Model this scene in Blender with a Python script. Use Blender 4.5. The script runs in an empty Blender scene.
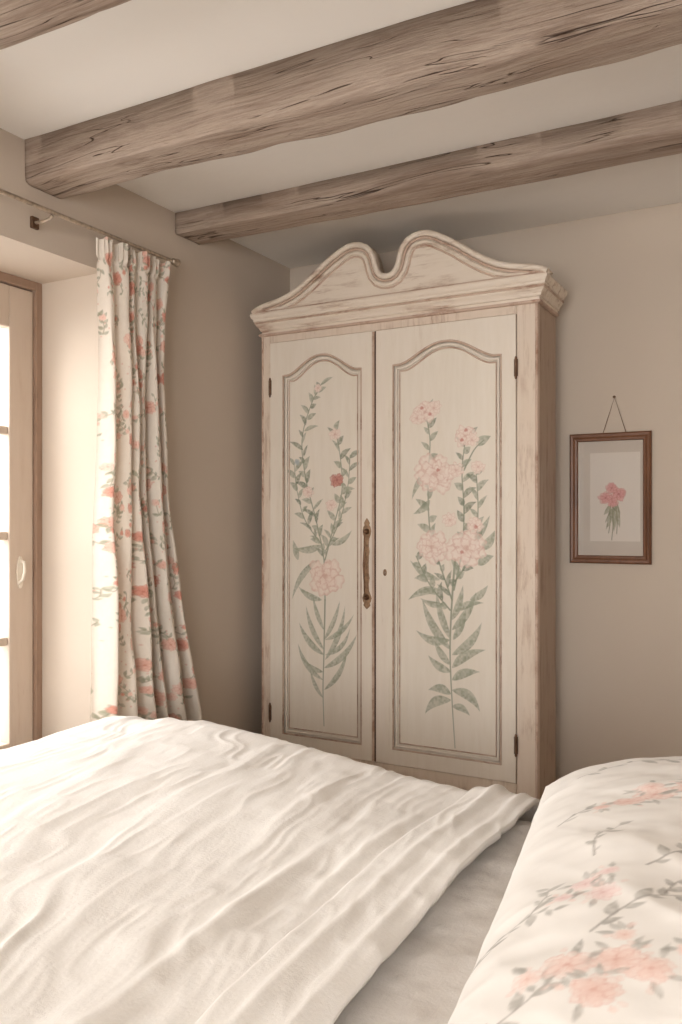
import bpy, bmesh, math, random
import numpy as np
from mathutils import Vector, Matrix

random.seed(7)
RNG = np.random.RandomState(11)
scene = bpy.context.scene
col = scene.collection

# ------------------------------------------------------------ dimensions (metres)
XL = -2.057      # inner face of the left wall
YB = 3.25        # inner face of the far wall
XR = 2.40
YN = -1.80
ZC = 2.39        # ceiling
CAMZ = 1.25
YAW = math.radians(28.9)
F = 850.0
sy, cy = math.sin(YAW), math.cos(YAW)

def on_plane(px, py, Y):
    """survey point: image measurement -> (x,z) on the vertical plane y=Y"""
    u = (px - 341) / F
    d = Y / (cy + sy * u)
    return d * (-sy + cy * u), CAMZ + (521 - py) / F * d

# ------------------------------------------------------------ helpers
def srgb(r, g, b):
    o = []
    for c in (r, g, b):
        c /= 255.0
        o.append(c / 12.92 if c <= 0.04045 else ((c + 0.055) / 1.055) ** 2.4)
    return tuple(o)

def link(o):
    col.objects.link(o); return o

def empty(name, loc=(0, 0, 0)):
    e = bpy.data.objects.new(name, None); e.location = loc
    e.empty_display_size = 0.1
    return link(e)

def parent(ch, root):
    ch.parent = root
    ch.matrix_parent_inverse = Matrix.Translation(-Vector(root.location))

def mesh_obj(name, verts, faces, mat=None, smooth=False, root=None):
    me = bpy.data.meshes.new(name)
    me.from_pydata(verts, [], faces)
    me.update()
    if smooth:
        me.shade_smooth()
    o = link(bpy.data.objects.new(name, me))
    if mat: me.materials.append(mat)
    if root: parent(o, root)
    return o

def box_vf(x0, x1, y0, y1, z0, z1):
    v = [(x0,y0,z0),(x1,y0,z0),(x1,y1,z0),(x0,y1,z0),(x0,y0,z1),(x1,y0,z1),(x1,y1,z1),(x0,y1,z1)]
    f = [(0,3,2,1),(4,5,6,7),(0,1,5,4),(1,2,6,5),(2,3,7,6),(3,0,4,7)]
    return v, f

def boxes(name, lst, mat, root=None, bevel=0.0, seg=2):
    V, Fc = [], []
    for b in lst:
        v, f = box_vf(*b); n = len(V)
        V += v; Fc += [tuple(i + n for i in q) for q in f]
    o = mesh_obj(name, V, Fc, mat, root=root)
    if bevel:
        m = o.modifiers.new('bevel', 'BEVEL'); m.width = bevel; m.segments = seg; m.limit_method = 'ANGLE'
    return o

def curve_to_mesh(cu, name, M, mat, root, smooth=True):
    tmp = link(bpy.data.objects.new('tmp', cu))
    dg = bpy.context.evaluated_depsgraph_get(); dg.update()
    me = bpy.data.meshes.new_from_object(tmp.evaluated_get(dg))
    me.transform(M)
    bpy.data.objects.remove(tmp); bpy.data.curves.remove(cu)
    me.name = name
    me.materials.clear()
    if mat: me.materials.append(mat)
    o = link(bpy.data.objects.new(name, me))
    if smooth:
        me.shade_smooth()
    if root: parent(o, root)
    return o

def plate(name, outlines, yc, half, mat, root, bevel=0.0):
    """filled outline(s) in the XZ plane (holes allowed), centred on y=yc"""
    cu = bpy.data.curves.new(name, 'CURVE'); cu.dimensions = '2D'; cu.fill_mode = 'BOTH'
    cu.extrude = half; cu.bevel_depth = bevel; cu.bevel_resolution = 1
    for pts in outlines:
        sp = cu.splines.new('POLY'); sp.points.add(len(pts) - 1)
        for i, p in enumerate(pts): sp.points[i].co = (p[0], p[1], 0, 1)
        sp.use_cyclic_u = True
    M = Matrix.Translation((0, yc, 0)) @ Matrix.Rotation(math.pi / 2, 4, 'X')
    return curve_to_mesh(cu, name, M, mat, root, smooth=False)

def tube(name, pts, r, mat, root=None, cyclic=False, res=3, radii=None):
    cu = bpy.data.curves.new(name, 'CURVE'); cu.dimensions = '3D'
    cu.bevel_depth = r; cu.bevel_resolution = res; cu.use_fill_caps = True
    sp = cu.splines.new('POLY'); sp.points.add(len(pts) - 1)
    for i, p in enumerate(pts):
        sp.points[i].co = (p[0], p[1], p[2], 1)
        if radii: sp.points[i].radius = radii[i]
    sp.use_cyclic_u = cyclic
    return curve_to_mesh(cu, name, Matrix.Identity(4), mat, root)

def lathe(name, prof, axis_o, axis, mat, root, n=24):
    """prof: list of (t,r) along axis"""
    a = Vector(axis).normalized()
    b = a.orthogonal().normalized(); c = a.cross(b)
    V, Fc = [], []
    for t, r in prof:
        for k in range(n):
            an = 2 * math.pi * k / n
            V.append(tuple(Vector(axis_o) + a * t + (b * math.cos(an) + c * math.sin(an)) * r))
    for i in range(len(prof) - 1):
        for k in range(n):
            k2 = (k + 1) % n
            Fc.append((i*n+k, i*n+k2, (i+1)*n+k2, (i+1)*n+k))
    Fc.append(tuple(range(n))[::-1]); m = (len(prof)-1)*n
    Fc.append(tuple(m + k for k in range(n)))
    return mesh_obj(name, V, Fc, mat, True, root)

# numpy noise
_tab = RNG.rand(256, 256)
def vnoise(x, y, seed=0):
    x = np.asarray(x, float) + seed * 17.31; y = np.asarray(y, float) + seed * 9.77
    xi = np.floor(x).astype(int); yi = np.floor(y).astype(int)
    fx = x - xi; fy = y - yi
    fx = fx*fx*fx*(fx*(fx*6-15)+10); fy = fy*fy*fy*(fy*(fy*6-15)+10)
    t = lambda a, b: _tab[a % 256, b % 256]
    return ((t(xi,yi)*(1-fx)+t(xi+1,yi)*fx)*(1-fy) + (t(xi,yi+1)*(1-fx)+t(xi+1,yi+1)*fx)*fy) * 2 - 1
def fbm(x, y, o=4, seed=0):
    s = 0; a = 1
    for k in range(o):
        s = s + a * vnoise(x * 2**k, y * 2**k, seed + k * 3); a *= 0.5
    return s
def ridge(x, y, o=3, seed=0, soft=.004):
    s = 0; a = 1
    for k in range(o):
        s = s + a * (1 - np.sqrt(vnoise(x * 2**k, y * 2**k, seed + k*5)**2 + soft) * 2); a *= 0.5
    return s
def sstep(a, b, x):
    t = np.clip((x - a) / (b - a), 0, 1); return t*t*(3-2*t)

# ------------------------------------------------------------ painter (printed / painted flowers -> colour attribute)
class Canvas:
    def __init__(s, x0, y0, x1, y1, res):
        s.x0, s.y0, s.res = x0, y0, res
        s.W = int((x1-x0)*res)+2; s.H = int((y1-y0)*res)+2
        s.P = np.zeros((s.H, s.W, 3)); s.A = np.zeros((s.H, s.W))
    def reg(s, xa, xb, ya, yb):
        i0 = max(0, int((xa-s.x0)*s.res)-1); i1 = min(s.W, int((xb-s.x0)*s.res)+3)
        j0 = max(0, int((ya-s.y0)*s.res)-1); j1 = min(s.H, int((yb-s.y0)*s.res)+3)
        if i1 <= i0 or j1 <= j0: return None
        X, Y = np.meshgrid(s.x0 + np.arange(i0, i1)/s.res, s.y0 + np.arange(j0, j1)/s.res)
        return slice(j0, j1), slice(i0, i1), X, Y
    def blend(s, a, b, m, c):
        c = np.asarray(c)
        if c.ndim == 1: c = c[None, None, :]
        s.P[a, b] = c * m[..., None] + s.P[a, b] * (1 - m[..., None])
        s.A[a, b] = m + s.A[a, b] * (1 - m)
    def stroke(s, pts, w0, w1, c, al=0.9):
        n = len(pts)
        dense = []
        for i in range(n-1):
            p0 = pts[max(i-1,0)]; p1 = pts[i]; p2 = pts[i+1]; p3 = pts[min(i+2,n-1)]
            for k in range(6):
                t = k/6
                dense.append(tuple(0.5*((2*p1[j])+(-p0[j]+p2[j])*t+(2*p0[j]-5*p1[j]+4*p2[j]-p3[j])*t*t+(-p0[j]+3*p1[j]-3*p2[j]+p3[j])*t**3) for j in (0,1)))
        dense.append(pts[-1])
        xs = [p[0] for p in dense]; ys = [p[1] for p in dense]
        w = max(w0, w1)
        r = s.reg(min(xs)-w, max(xs)+w, min(ys)-w, max(ys)+w)
        if r is None: return dense
        a, b, X, Y = r
        m = np.zeros(X.shape); N = len(dense)-1
        for i in range(N):
            ax, ay = dense[i]; bx, by = dense[i+1]
            L = (bx-ax)**2+(by-ay)**2+1e-12
            t = np.clip(((X-ax)*(bx-ax)+(Y-ay)*(by-ay))/L, 0, 1)
            d = np.hypot(X-ax-t*(bx-ax), Y-ay-t*(by-ay))
            ww = w0+(w1-w0)*(i+t)/N
            m = np.maximum(m, np.clip((ww-d)*s.res+0.5, 0, 1)*np.minimum(1, ww*s.res*1.6))
        s.blend(a, b, m*al, c)
        return dense
    def leaf(s, p, q, w, c, c2, bend=0.15, al=0.85):
        dx, dy = q[0]-p[0], q[1]-p[1]; L = math.hypot(dx, dy)
        if L < 1e-6: return
        ux, uy = dx/L, dy/L; pad = w + abs(bend)*L
        r = s.reg(min(p[0],q[0])-pad, max(p[0],q[0])+pad, min(p[1],q[1])-pad, max(p[1],q[1])+pad)
        if r is None: return
        a, b, X, Y = r
        t = ((X-p[0])*ux+(Y-p[1])*uy)/L
        v = (-(X-p[0])*uy+(Y-p[1])*ux) - bend*L*4*t*(1-t)*0.5
        tc = np.clip(t, 0, 1)
        hw = w*np.sin(np.pi*tc**0.75)
        m = np.clip((hw-np.abs(v))*s.res+0.3, 0, 1)*((t>0)&(t<1))
        m = m*al*(0.82+0.28*vnoise(X*150, Y*150, 3))
        sh = np.clip(0.5+v/(w+1e-9)*0.5+0.35*vnoise(X*90,Y*90,5), 0, 1)[...,None]
        s.blend(a, b, np.clip(m,0,1), np.asarray(c)[None,None]*(1-sh)+np.asarray(c2)[None,None]*sh)
    def petal(s, c0, ang, ra, rb, light, dark, al, seed, e0=0.6):
        R = max(ra, rb)*1.3
        r = s.reg(c0[0]-R, c0[0]+R, c0[1]-R, c0[1]+R)
        if r is None: return
        a, b, X, Y = r
        A = (X-c0[0])*math.cos(ang)+(Y-c0[1])*math.sin(ang); B = -(X-c0[0])*math.sin(ang)+(Y-c0[1])*math.cos(ang)
        th = np.arctan2(B, A)
        q = np.sqrt((A/ra)**2+(B/rb)**2)+0.09*np.sin(th*5+seed)+0.05*np.sin(th*9+seed*2)
        m = np.clip((1-q)*R*s.res*0.9, 0, 1)*al*(0.85+0.25*vnoise(X*70, Y*70, int(seed*3)))
        m = np.clip(m, 0, 1)
        e = sstep(e0, 0.98, q)*(0.75+0.35*vnoise(X*120, Y*120, 2))
        st = 0.25*np.clip(np.sin(th*14+seed), 0, 1)
        inner = 0.55*sstep(.9, -.9, A/ra)              # petals blush towards their base
        k = np.clip(e+st*0.5+inner*.5, 0, 1)[...,None]
        s.blend(a, b, m, np.asarray(light)[None,None]*(1-k)+np.asarray(dark)[None,None]*k)
    def peony(s, c0, r, light, dark, al=0.9, seed=0, rings=4):
        rnd = random.Random(seed)
        for k in range(rings):
            rr = r*(1-0.25*k); n = max(3, 8-k*2); off = rnd.random()*6
            for i in range(n):
                an = off+2*math.pi*i/n+rnd.uniform(-.2,.2); q = 0.56*rr*rnd.uniform(.8,1.15)
                s.petal((c0[0]+q*math.cos(an), c0[1]+q*0.85*math.sin(an)), an, rr*.48*rnd.uniform(.85,1.2), rr*.40*rnd.uniform(.8,1.2), light, dark, al, rnd.random()*6)
        s.petal(c0, 0, r*.16, r*.14, dark, dark, al*.8, 1)
    def sample(s, x, y):
        fx = np.clip((x-s.x0)*s.res, 0, s.W-1.001); fy = np.clip((y-s.y0)*s.res, 0, s.H-1.001)
        i = fx.astype(int); j = fy.astype(int); fx = fx-i; fy = fy-j
        D = np.concatenate([s.P, s.A[...,None]], 2)
        fx = fx[...,None]; fy = fy[...,None]
        return (D[j,i]*(1-fx)+D[j,i+1]*fx)*(1-fy)+(D[j+1,i]*(1-fx)+D[j+1,i+1]*fx)*fy

def grid_obj(name, X, Y, Z, mat, root=None, paint=None, smooth=True, flip=False):
    nj, ni = X.shape
    co = np.stack([X, Y, Z], -1).reshape(-1, 3)
    idx = np.arange(nj*ni).reshape(nj, ni)
    q = np.stack([idx[:-1,:-1], idx[:-1,1:], idx[1:,1:], idx[1:,:-1]], -1).reshape(-1, 4)
    if flip: q = q[:, ::-1]
    me = bpy.data.meshes.new(name)
    me.vertices.add(len(co)); me.vertices.foreach_set('co', co.ravel())
    me.loops.add(q.size); me.loops.foreach_set('vertex_index', q.ravel().astype(np.int32))
    me.polygons.add(len(q)); me.polygons.foreach_set('loop_start', np.arange(0, q.size, 4, dtype=np.int32))
    me.update(calc_edges=True); me.validate()
    if paint is not None:
        at = me.color_attributes.new('paint', 'FLOAT_COLOR', 'POINT')
        at.data.foreach_set('color', paint.reshape(-1, 4).astype(np.float32).ravel())
    if smooth: me.shade_smooth()
    me.materials.append(mat)
    o = link(bpy.data.objects.new(name, me))
    if root: parent(o, root)
    return o

# ------------------------------------------------------------ materials
class NT:
    def __init__(s, name, rough=0.6, spec=.5):
        s.m = bpy.data.materials.new(name); s.m.use_nodes = True
        s.t = s.m.node_tree; s.b = s.t.nodes['Principled BSDF']
        s.b.inputs['Roughness'].default_value = rough
        s.b.inputs['Specular IOR Level'].default_value = spec
        s.tc = s.t.nodes.new('ShaderNodeTexCoord')
    def n(s, typ, **kw):
        x = s.t.nodes.new(typ)
        for k, v in kw.items(): setattr(x, k, v)
        return x
    def l(s, a, b): s.t.links.new(a, b)
    def mapped(s, scale, rot=(0,0,0), src='Object'):
        m = s.n('ShaderNodeMapping'); m.inputs['Scale'].default_value = scale; m.inputs['Rotation'].default_value = rot
        s.l(s.tc.outputs[src], m.inputs['Vector']); return m.outputs['Vector']
    def noise(s, vec, scale, detail=4, rough=0.55, dist=0.0):
        x = s.n('ShaderNodeTexNoise'); x.inputs['Scale'].default_value = scale; x.inputs['Detail'].default_value = detail
        x.inputs['Roughness'].default_value = rough; x.inputs['Distortion'].default_value = dist
        s.l(vec, x.inputs['Vector']); return x.outputs['Fac']
    def ramp(s, fac, stops):
        r = s.n('ShaderNodeValToRGB'); e = r.color_ramp.elements
        while len(e) < len(stops): e.new(0.5)
        for i, (p, c) in enumerate(stops):
            e[i].position = p; e[i].color = (*c, 1) if len(c) == 3 else c
        s.l(fac, r.inputs['Fac']); return r.outputs['Color']
    def g(s, fac, a, b):
        return s.ramp(fac, [(a, (0,0,0)), (b, (1,1,1))])
    def mix(s, fac, a, b, bt='MIX'):
        x = s.n('ShaderNodeMixRGB', blend_type=bt)
        for i, v in ((0, fac), (1, a), (2, b)):
            if isinstance(v, (int, float)): x.inputs[i].default_value = v
            elif isinstance(v, tuple): x.inputs[i].default_value = (*v, 1)
            else: s.l(v, x.inputs[i])
        return x.outputs[0]
    def bump(s, h, strength=0.3, dist=0.01, nrm=None):
        x = s.n('ShaderNodeBump'); x.inputs['Strength'].default_value = strength; x.inputs['Distance'].default_value = dist
        s.l(h, x.inputs['Height'])
        if nrm is not None: s.l(nrm, x.inputs['Normal'])
        s.l(x.outputs[0], s.b.inputs['Normal']); return x.outputs[0]
    def color(s, c):
        if isinstance(c, tuple): s.b.inputs['Base Color'].default_value = (*c, 1)
        else: s.l(c, s.b.inputs['Base Color'])
    def over_paint(s, base):
        a = s.n('ShaderNodeAttribute'); a.attribute_name = 'paint'
        base2 = s.mix(a.outputs['Alpha'], base, (0.0, 0.0, 0.0))
        return s.mix(1.0, base2, a.outputs['Color'], 'ADD')

def m_plaster(name, c, bumps=0.25):
    k = NT(name, 0.92, .2); v = k.mapped((1,1,1))
    a = k.noise(v, 1.3, 5); 
    k.color(k.mix(k.g(a, .3, .75), srgb(*c), srgb(*[x*0.975 for x in c])))
    k.bump(k.noise(v, 9, 4), bumps, 0.012)
    return k.m
WALL = m_plaster('plaster_taupe', (204, 190, 175), .12)
CEIL = m_plaster('plaster_white', (241, 236, 229), 0.1)

def m_beam():
    k = NT('weathered_oak', 0.95, .05)
    v0 = k.mapped((.8, 15, 15))
    vm = k.n('ShaderNodeVectorMath', operation='ADD')
    wc = k.n('ShaderNodeVectorMath', operation='SCALE')
    nz = k.n('ShaderNodeTexNoise'); nz.inputs['Scale'].default_value = 2.0; nz.inputs['Detail'].default_value = 1
    k.l(k.tc.outputs['Object'], nz.inputs['Vector']); k.l(nz.outputs['Color'], wc.inputs[0]); wc.inputs['Scale'].default_value = 1.0
    k.l(v0, vm.inputs[0]); k.l(wc.outputs[0], vm.inputs[1])
    vec = vm.outputs[0]
    g1 = k.noise(vec, 1.5, 9, .72, .1)
    base = k.ramp(g1, [(.28, srgb(128,108,94)), (.42, srgb(164,143,128)), (.54, srgb(188,169,153)), (.64, srgb(168,148,132)), (.8, srgb(199,181,166))])
    fine = k.noise(k.mapped((2.6, 80, 80)), 1.6, 7, .78, .15)
    base = k.mix(k.g(fine, .50, .72), base, srgb(130,108,93))
    big = k.noise(k.mapped((1.2, 3, 3)), 1.6, 3)
    base = k.mix(k.ramp(big, [(.4, (0,0,0)), (.7, (.35,.35,.35))]), base, srgb(207,191,177))
    # long drying cracks
    vm2 = k.n('ShaderNodeVectorMath', operation='ADD'); k.l(k.mapped((.40, 15, 15)), vm2.inputs[0])
    wc2 = k.n('ShaderNodeVectorMath', operation='SCALE'); k.l(nz.outputs['Color'], wc2.inputs[0]); wc2.inputs['Scale'].default_value = .8
    k.l(wc2.outputs[0], vm2.inputs[1])
    cr = k.noise(vm2.outputs[0], 1.7, 3, .5, .08)
    crk = k.ramp(cr, [(.492, (0,0,0)), (.4985, (.95,.95,.95)), (.5015, (.95,.95,.95)), (.508, (0,0,0))])
    msk = k.g(k.noise(k.mapped((1.4,5,5)), 2.4, 2), .46, .54)
    crk = k.mix(1.0, crk, msk, 'MULTIPLY')
    base = k.mix(crk, base, srgb(86,67,55))
    vo = k.n('ShaderNodeTexVoronoi'); vo.inputs['Scale'].default_value = 1.0
    k.l(k.mapped((1.7, 5.5, 5.5)), vo.inputs['Vector'])
    kn = k.ramp(vo.outputs['Distance'], [(.03, (.8,.8,.8)), (.07, (0.1,0.1,0.1)), (.09,(.4,.4,.4)), (.14, (0,0,0))])
    base = k.mix(kn, base, srgb(114,92,78))
    k.color(base)
    h = k.mix(1.0, k.mix(.55, g1, fine), crk, 'SUBTRACT')
    k.bump(h, 1.0, .014)
    return k.m
BEAM = m_beam()

def m_paintwood(name, base, wear, w0=.56, w1=.70, streak=(18,18,2.2), paint=False, rough=.5, scr=1.0):
    k = NT(name, rough, .3)
    v = k.mapped(streak)
    a = k.noise(v, 2.2, 8, .65, .3)
    b = k.noise(k.mapped((1,1,1)), 5, 5, .6)
    c = k.mix(k.g(a, .35, .7), srgb(*base), srgb(base[0]-5, base[1]-6, base[2]-8))
    msk = k.mix(1.0, k.g(a, w0, w1), k.g(b, .42, .62), 'MULTIPLY')
    c = k.mix(msk, c, srgb(*wear))
    sc = k.noise(k.mapped(tuple(q*5 for q in streak)), 1.4, 3, .6)
    m2 = k.mix(1.0, k.g(sc, .60, .72), k.g(b, .45, .6), 'MULTIPLY')
    c = k.mix(k.mix(1.0, m2, (scr, scr, scr), 'MULTIPLY'), c, srgb(*[(x+y)/2 for x, y in zip(base, wear)]))
    if paint: c = k.over_paint(c)
    k.color(c)
    k.bump(a, .15, .003)
    return k.m
W_FRAME = m_paintwood('wardrobe_frame_paint', (220,204,188), (168,138,118), .49, .68)
W_HORIZ = m_paintwood('wardrobe_cornice_paint', (228,215,200), (168,137,117), .49, .66, streak=(2.2,18,18))
W_DOOR = m_paintwood('wardrobe_door_paint', (229,219,206), (204,185,168), .60, .80, scr=.6)
W_PANEL = m_paintwood('wardrobe_panel_paint', (230,221,208), (216,202,187), .62, .84, paint=True, scr=.4)
W_BEAD = m_paintwood('wardrobe_bead_paint', (202,178,161), (160,127,108), .44, .60, streak=(9,9,9))
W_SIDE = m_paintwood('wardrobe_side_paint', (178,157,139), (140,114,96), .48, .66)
W_DARK = NT('dark_gap', .9); W_DARK.color(srgb(84,62,50)); W_DARK = W_DARK.m
DOORW = m_paintwood('door_paint', (199,182,166), (180,154,136), .6, .8)
DOORF = m_paintwood('door_frame_wood', (156,130,112), (122,98,82), .5, .7)

def m_metal(name, c, r=.35):
    k = NT(name, r); k.b.inputs['Metallic'].default_value = .7
    a = k.noise(k.mapped((1,1,1)), 60, 4)
    k.color(k.mix(k.g(a, .35, .7), srgb(*c), srgb(*[x*.75 for x in c]))); return k.m
BRASS = m_metal('aged_brass', (176,146,118))
BRASSD = m_metal('dark_bronze', (128,98,76), .35)
IRON = m_metal('aged_iron', (128,100,80), .5)
STEEL = m_metal('rod_metal', (200,184,166), .35)

def m_linen(name, c, crink=1.0, paint=False):
    k = NT(name, .95, .1)
    v = k.mapped((1,1,1))
    cr = k.noise(k.mapped((75, 16, 40), (0,0,math.radians(-9))), 1.0, 5, .55, .4)
    cr2 = k.noise(v, 170, 3, .55, .2)
    h = k.mix(.36, cr, cr2)
    wv = k.noise(v, 700, 2)
    h2 = k.mix(.16, h, wv)
    base = srgb(*c)
    if paint: base = k.over_paint(k.mix(0.5, srgb(*c), srgb(*c)))
    k.color(base)
    k.bump(h2, .42*crink, .005)
    return k.m
LINEN = m_linen('crinkled_linen', (233,228,222), 1.0)
SHEET = m_linen('quilted_sheet', (232,226,220), 1.5)
PILLOWM = m_linen('floral_pillow_cotton', (234,229,223), .12, True)
def m_curtain():
    k = NT('floral_curtain_cotton', .95, .15)
    v = k.mapped((1,1,1))
    base = k.mix(k.g(k.noise(v, 60, 4), .3, .8), srgb(231,222,210), srgb(225,215,202))
    k.color(k.over_paint(base)); k.bump(k.noise(v, 500, 2), .15, .002)
    tr = k.n('ShaderNodeBsdfTranslucent'); mx = k.n('ShaderNodeMixShader'); mx.inputs[0].default_value = .12
    out = k.t.nodes['Material Output']
    tr.inputs[0].default_value = (*srgb(232,214,194), 1)
    k.l(k.b.outputs[0], mx.inputs[1]); k.l(tr.outputs[0], mx.inputs[2]); k.l(mx.outputs[0], out.inputs[0])
    return k.m
CURT = m_curtain()

def m_glass(name, fac):
    k = NT(name); out = k.t.nodes['Material Output']
    t = k.n('ShaderNodeBsdfTransparent'); g = k.n('ShaderNodeBsdfGlossy'); g.inputs['Roughness'].default_value = .04
    mx = k.n('ShaderNodeMixShader'); mx.inputs[0].default_value = fac
    k.l(t.outputs[0], mx.inputs[1]); k.l(g.outputs[0], mx.inputs[2])
    k.l(mx.outputs[0], out.inputs[0]); return k.m
GLASS = m_glass('window_glass', .015)
PGLASS = m_glass('picture_glass', .045)

def m_floor():
    k = NT('oak_floorboards', .5)
    br = k.n('ShaderNodeTexBrick'); br.inputs['Scale'].default_value = 1; br.inputs['Brick Width'].default_value = 1.6
    br.inputs['Row Height'].default_value = .14; br.inputs['Mortar Size'].default_value = .003
    br.inputs['Color1'].default_value = (*srgb(192,177,161), 1); br.inputs['Color2'].default_value = (*srgb(178,163,148), 1)
    br.inputs['Mortar'].default_value = (*srgb(90,74,62), 1)
    k.l(k.tc.outputs['Object'], br.inputs['Vector'])
    g = k.noise(k.mapped((2, 30, 1)), 2, 6)
    k.color(k.mix(.35, br.outputs['Color'], k.ramp(g, [(.3, srgb(152,136,121)), (.7, srgb(204,191,177))]))); return k.m
FLOOR = m_floor()

def plain(name, c, r=.6):
    k = NT(name, r); a = k.noise(k.mapped((1,1,1)), 30, 4)
    k.color(k.mix(k.g(a, .3, .7), srgb(*c), srgb(*[x*.95 for x in c]))); return k.m

# ------------------------------------------------------------ room shell
T = .45
OY0, OY1, OZ = .62, 2.10, 2.08           # french door opening
boxes('floor', [(XL-T, XR+.2, YN-.2, YB+.2, -.1, 0)], FLOOR)
boxes('ceiling', [(XL-T, XR+.2, YN-.2, YB+.2, ZC, ZC+.1)], CEIL)
boxes('wall_left', [(XL-T, XL, YN-.2, OY0, 0, ZC), (XL-T, XL, OY1, YB, 0, ZC), (XL-T, XL, OY0, OY1, OZ, ZC)], WALL)
boxes('wall_back', [(XL-T, XR+.2, YB, YB+.2, 0, ZC)], WALL)
boxes('wall_right', [(XR, XR+.2, YN-.2, YB, 0, ZC)], WALL)
WX0, WX1, WZ0, WZ1 = -1.20, 1.20, .60, 2.15  # opening for the added fill window
boxes('wall_front', [(XL, WX0, YN-.2, YN, 0, ZC), (WX1, XR, YN-.2, YN, 0, ZC), (WX0, WX1, YN-.2, YN, 0, WZ0), (WX0, WX1, YN-.2, YN, WZ1, ZC)], WALL)
BASEM = plain('baseboard_paint', (214,200,184), .5)
boxes('baseboard_back', [(XL, XR, YB-.018, YB, 0, .12)], BASEM, bevel=.004)
boxes('baseboard_left', [(XL, XL+.018, OY1+.02, YB-.018, 0, .12)], BASEM, bevel=.004)

# unseen window behind the viewpoint, added to let in fill light
w1 = empty('added_fill_window', ((WX0+WX1)/2, YN-.1, WZ0))
fy0, fy1 = YN-.13, YN-.08
L = [(WX0, WX0+.06, fy0, fy1, WZ0, WZ1), (WX1-.06, WX1, fy0, fy1, WZ0, WZ1), (WX0+.06, WX1-.06, fy0, fy1, WZ0, WZ0+.06), (WX0+.06, WX1-.06, fy0, fy1, WZ1-.06, WZ1)]
x = (WX0+WX1)/2; L.append((x-.03, x+.03, fy0+.005, fy1-.005, WZ0+.06, WZ1-.06))
boxes('added_casement', L, DOORW, w1)
boxes('glass', [(WX0+.05, WX1-.05, YN-.107, YN-.103, WZ0+.05, WZ1-.05)], GLASS, w1)

# ------------------------------------------------------------ beams
def beam(name, y0, y1, zb, seed):
    n, per = 300, 40
    xs = np.linspace(XL+.001, XR-.001, n)
    hw, hh = (y1-y0)/2, (ZC-zb)/2+.02
    yc, zc = (y0+y1)/2, (ZC+zb)/2+.018
    th = np.linspace(0, 2*np.pi, per, endpoint=False)+.08
    e = 0.15
    cyy = np.sign(np.cos(th))*np.abs(np.cos(th))**e; czz = np.sign(np.sin(th))*np.abs(np.sin(th))**e
    V = []
    for x in xs:
        wob = float(vnoise(x*1.1, 0.3, seed))*.009; wz = float(vnoise(x*1.3, 5.3, seed))*.006
        sc = 1+float(vnoise(x*.9, 9.1, seed))*.03
        for k in range(per):
            r = 1+float(vnoise(x*7, th[k]*1.5, seed+4))*.03+float(vnoise(x*2, th[k]*.8, seed+9))*.02+float(vnoise(x*5, th[k]*6, seed+14))*.018
            z = zc+wz+czz[k]*hh*sc*r
            V.append((x, yc+wob+cyy[k]*hw*sc*r, min(z, ZC-.0005)))
    Fc = []
    for i in range(n-1):
        for k in range(per):
            k2 = (k+1) % per; Fc.append((i*per+k, i*per+k2, (i+1)*per+k2, (i+1)*per+k))
    Fc.append(tuple(range(per))[::-1]); Fc.append(tuple((n-1)*per+k for k in range(per)))
    return mesh_obj(name, V, Fc, BEAM, True)
beam('ceiling_beam', 1.770, 1.925, 2.256, 1)
beam('ceiling_beam.001', 2.46, 2.612, 2.312, 2)
beam('ceiling_beam.002', 1.09, 1.25, 2.255, 3)

# ------------------------------------------------------------ french door
d1 = empty('door_1', (-2.39, 1.36, 0))
dx0, dx1 = -2.425, -2.365
boxes('door_frame', [(dx0, dx1+.012, OY1-.028, OY1, 0, OZ), (dx0, dx1+.012, OY0, OY0+.028, 0, OZ), (dx0, dx1+.012, OY0+.028, OY1-.028, OZ-.03, OZ)], DOORF, d1, .003)
def leafd(name, ya, yb):
    zt, zb = OZ-.034, .02
    gt, gb = 1.905, .50
    L = [(dx0+.01, dx1, ya, ya+.10, zb, zt), (dx0+.01, dx1, yb-.10, yb, zb, zt), (dx0+.01, dx1, ya+.10, yb-.10, gt, zt), (dx0+.01, dx1, ya+.10, yb-.10, zb, gb)]
    for z in (1.556, 1.20, .843): L.append((dx0+.02, dx1-.008, ya+.10, yb-.10, z-.014, z+.014))
    ym = (ya+yb)/2; L.append((dx0+.02, dx1-.010, ym-.014, ym+.014, gb, gt))
    boxes(name, L, DOORW, d1, .004)
    boxes(name+'_glass', [(-2.402, -2.398, ya+.09, yb-.09, gb-.01, gt+.01)], GLASS, d1)
leafd('leaf_1', 1.362, 2.070); leafd('leaf_2', .650, 1.358)
IVORY = plain('ivory_handle', (230,220,204), .35)
plate_pts = []
for k in range(24):
    a = 2*math.pi*k/24; plate_pts.append((2.012+.013*math.cos(a), 1.075+.055*math.sin(a)))
V = [(dx1+.006, p[0], p[1]) for p in plate_pts]+[(dx1-.001, p[0], p[1]) for p in plate_pts]
mesh_obj('handle_plate', V, [tuple(range(24))]+[(k, k+24, (k+1)%24+24, (k+1)%24) for k in range(24)], IVORY, False, d1)
tube('handle_loop', [(dx1+.005,2.012,1.115),(dx1+.022,2.012,1.11),(dx1+.028,2.01,1.08),(dx1+.022,2.006,1.05),(dx1+.005,2.006,1.04)], .005, IVORY, d1)

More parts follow.
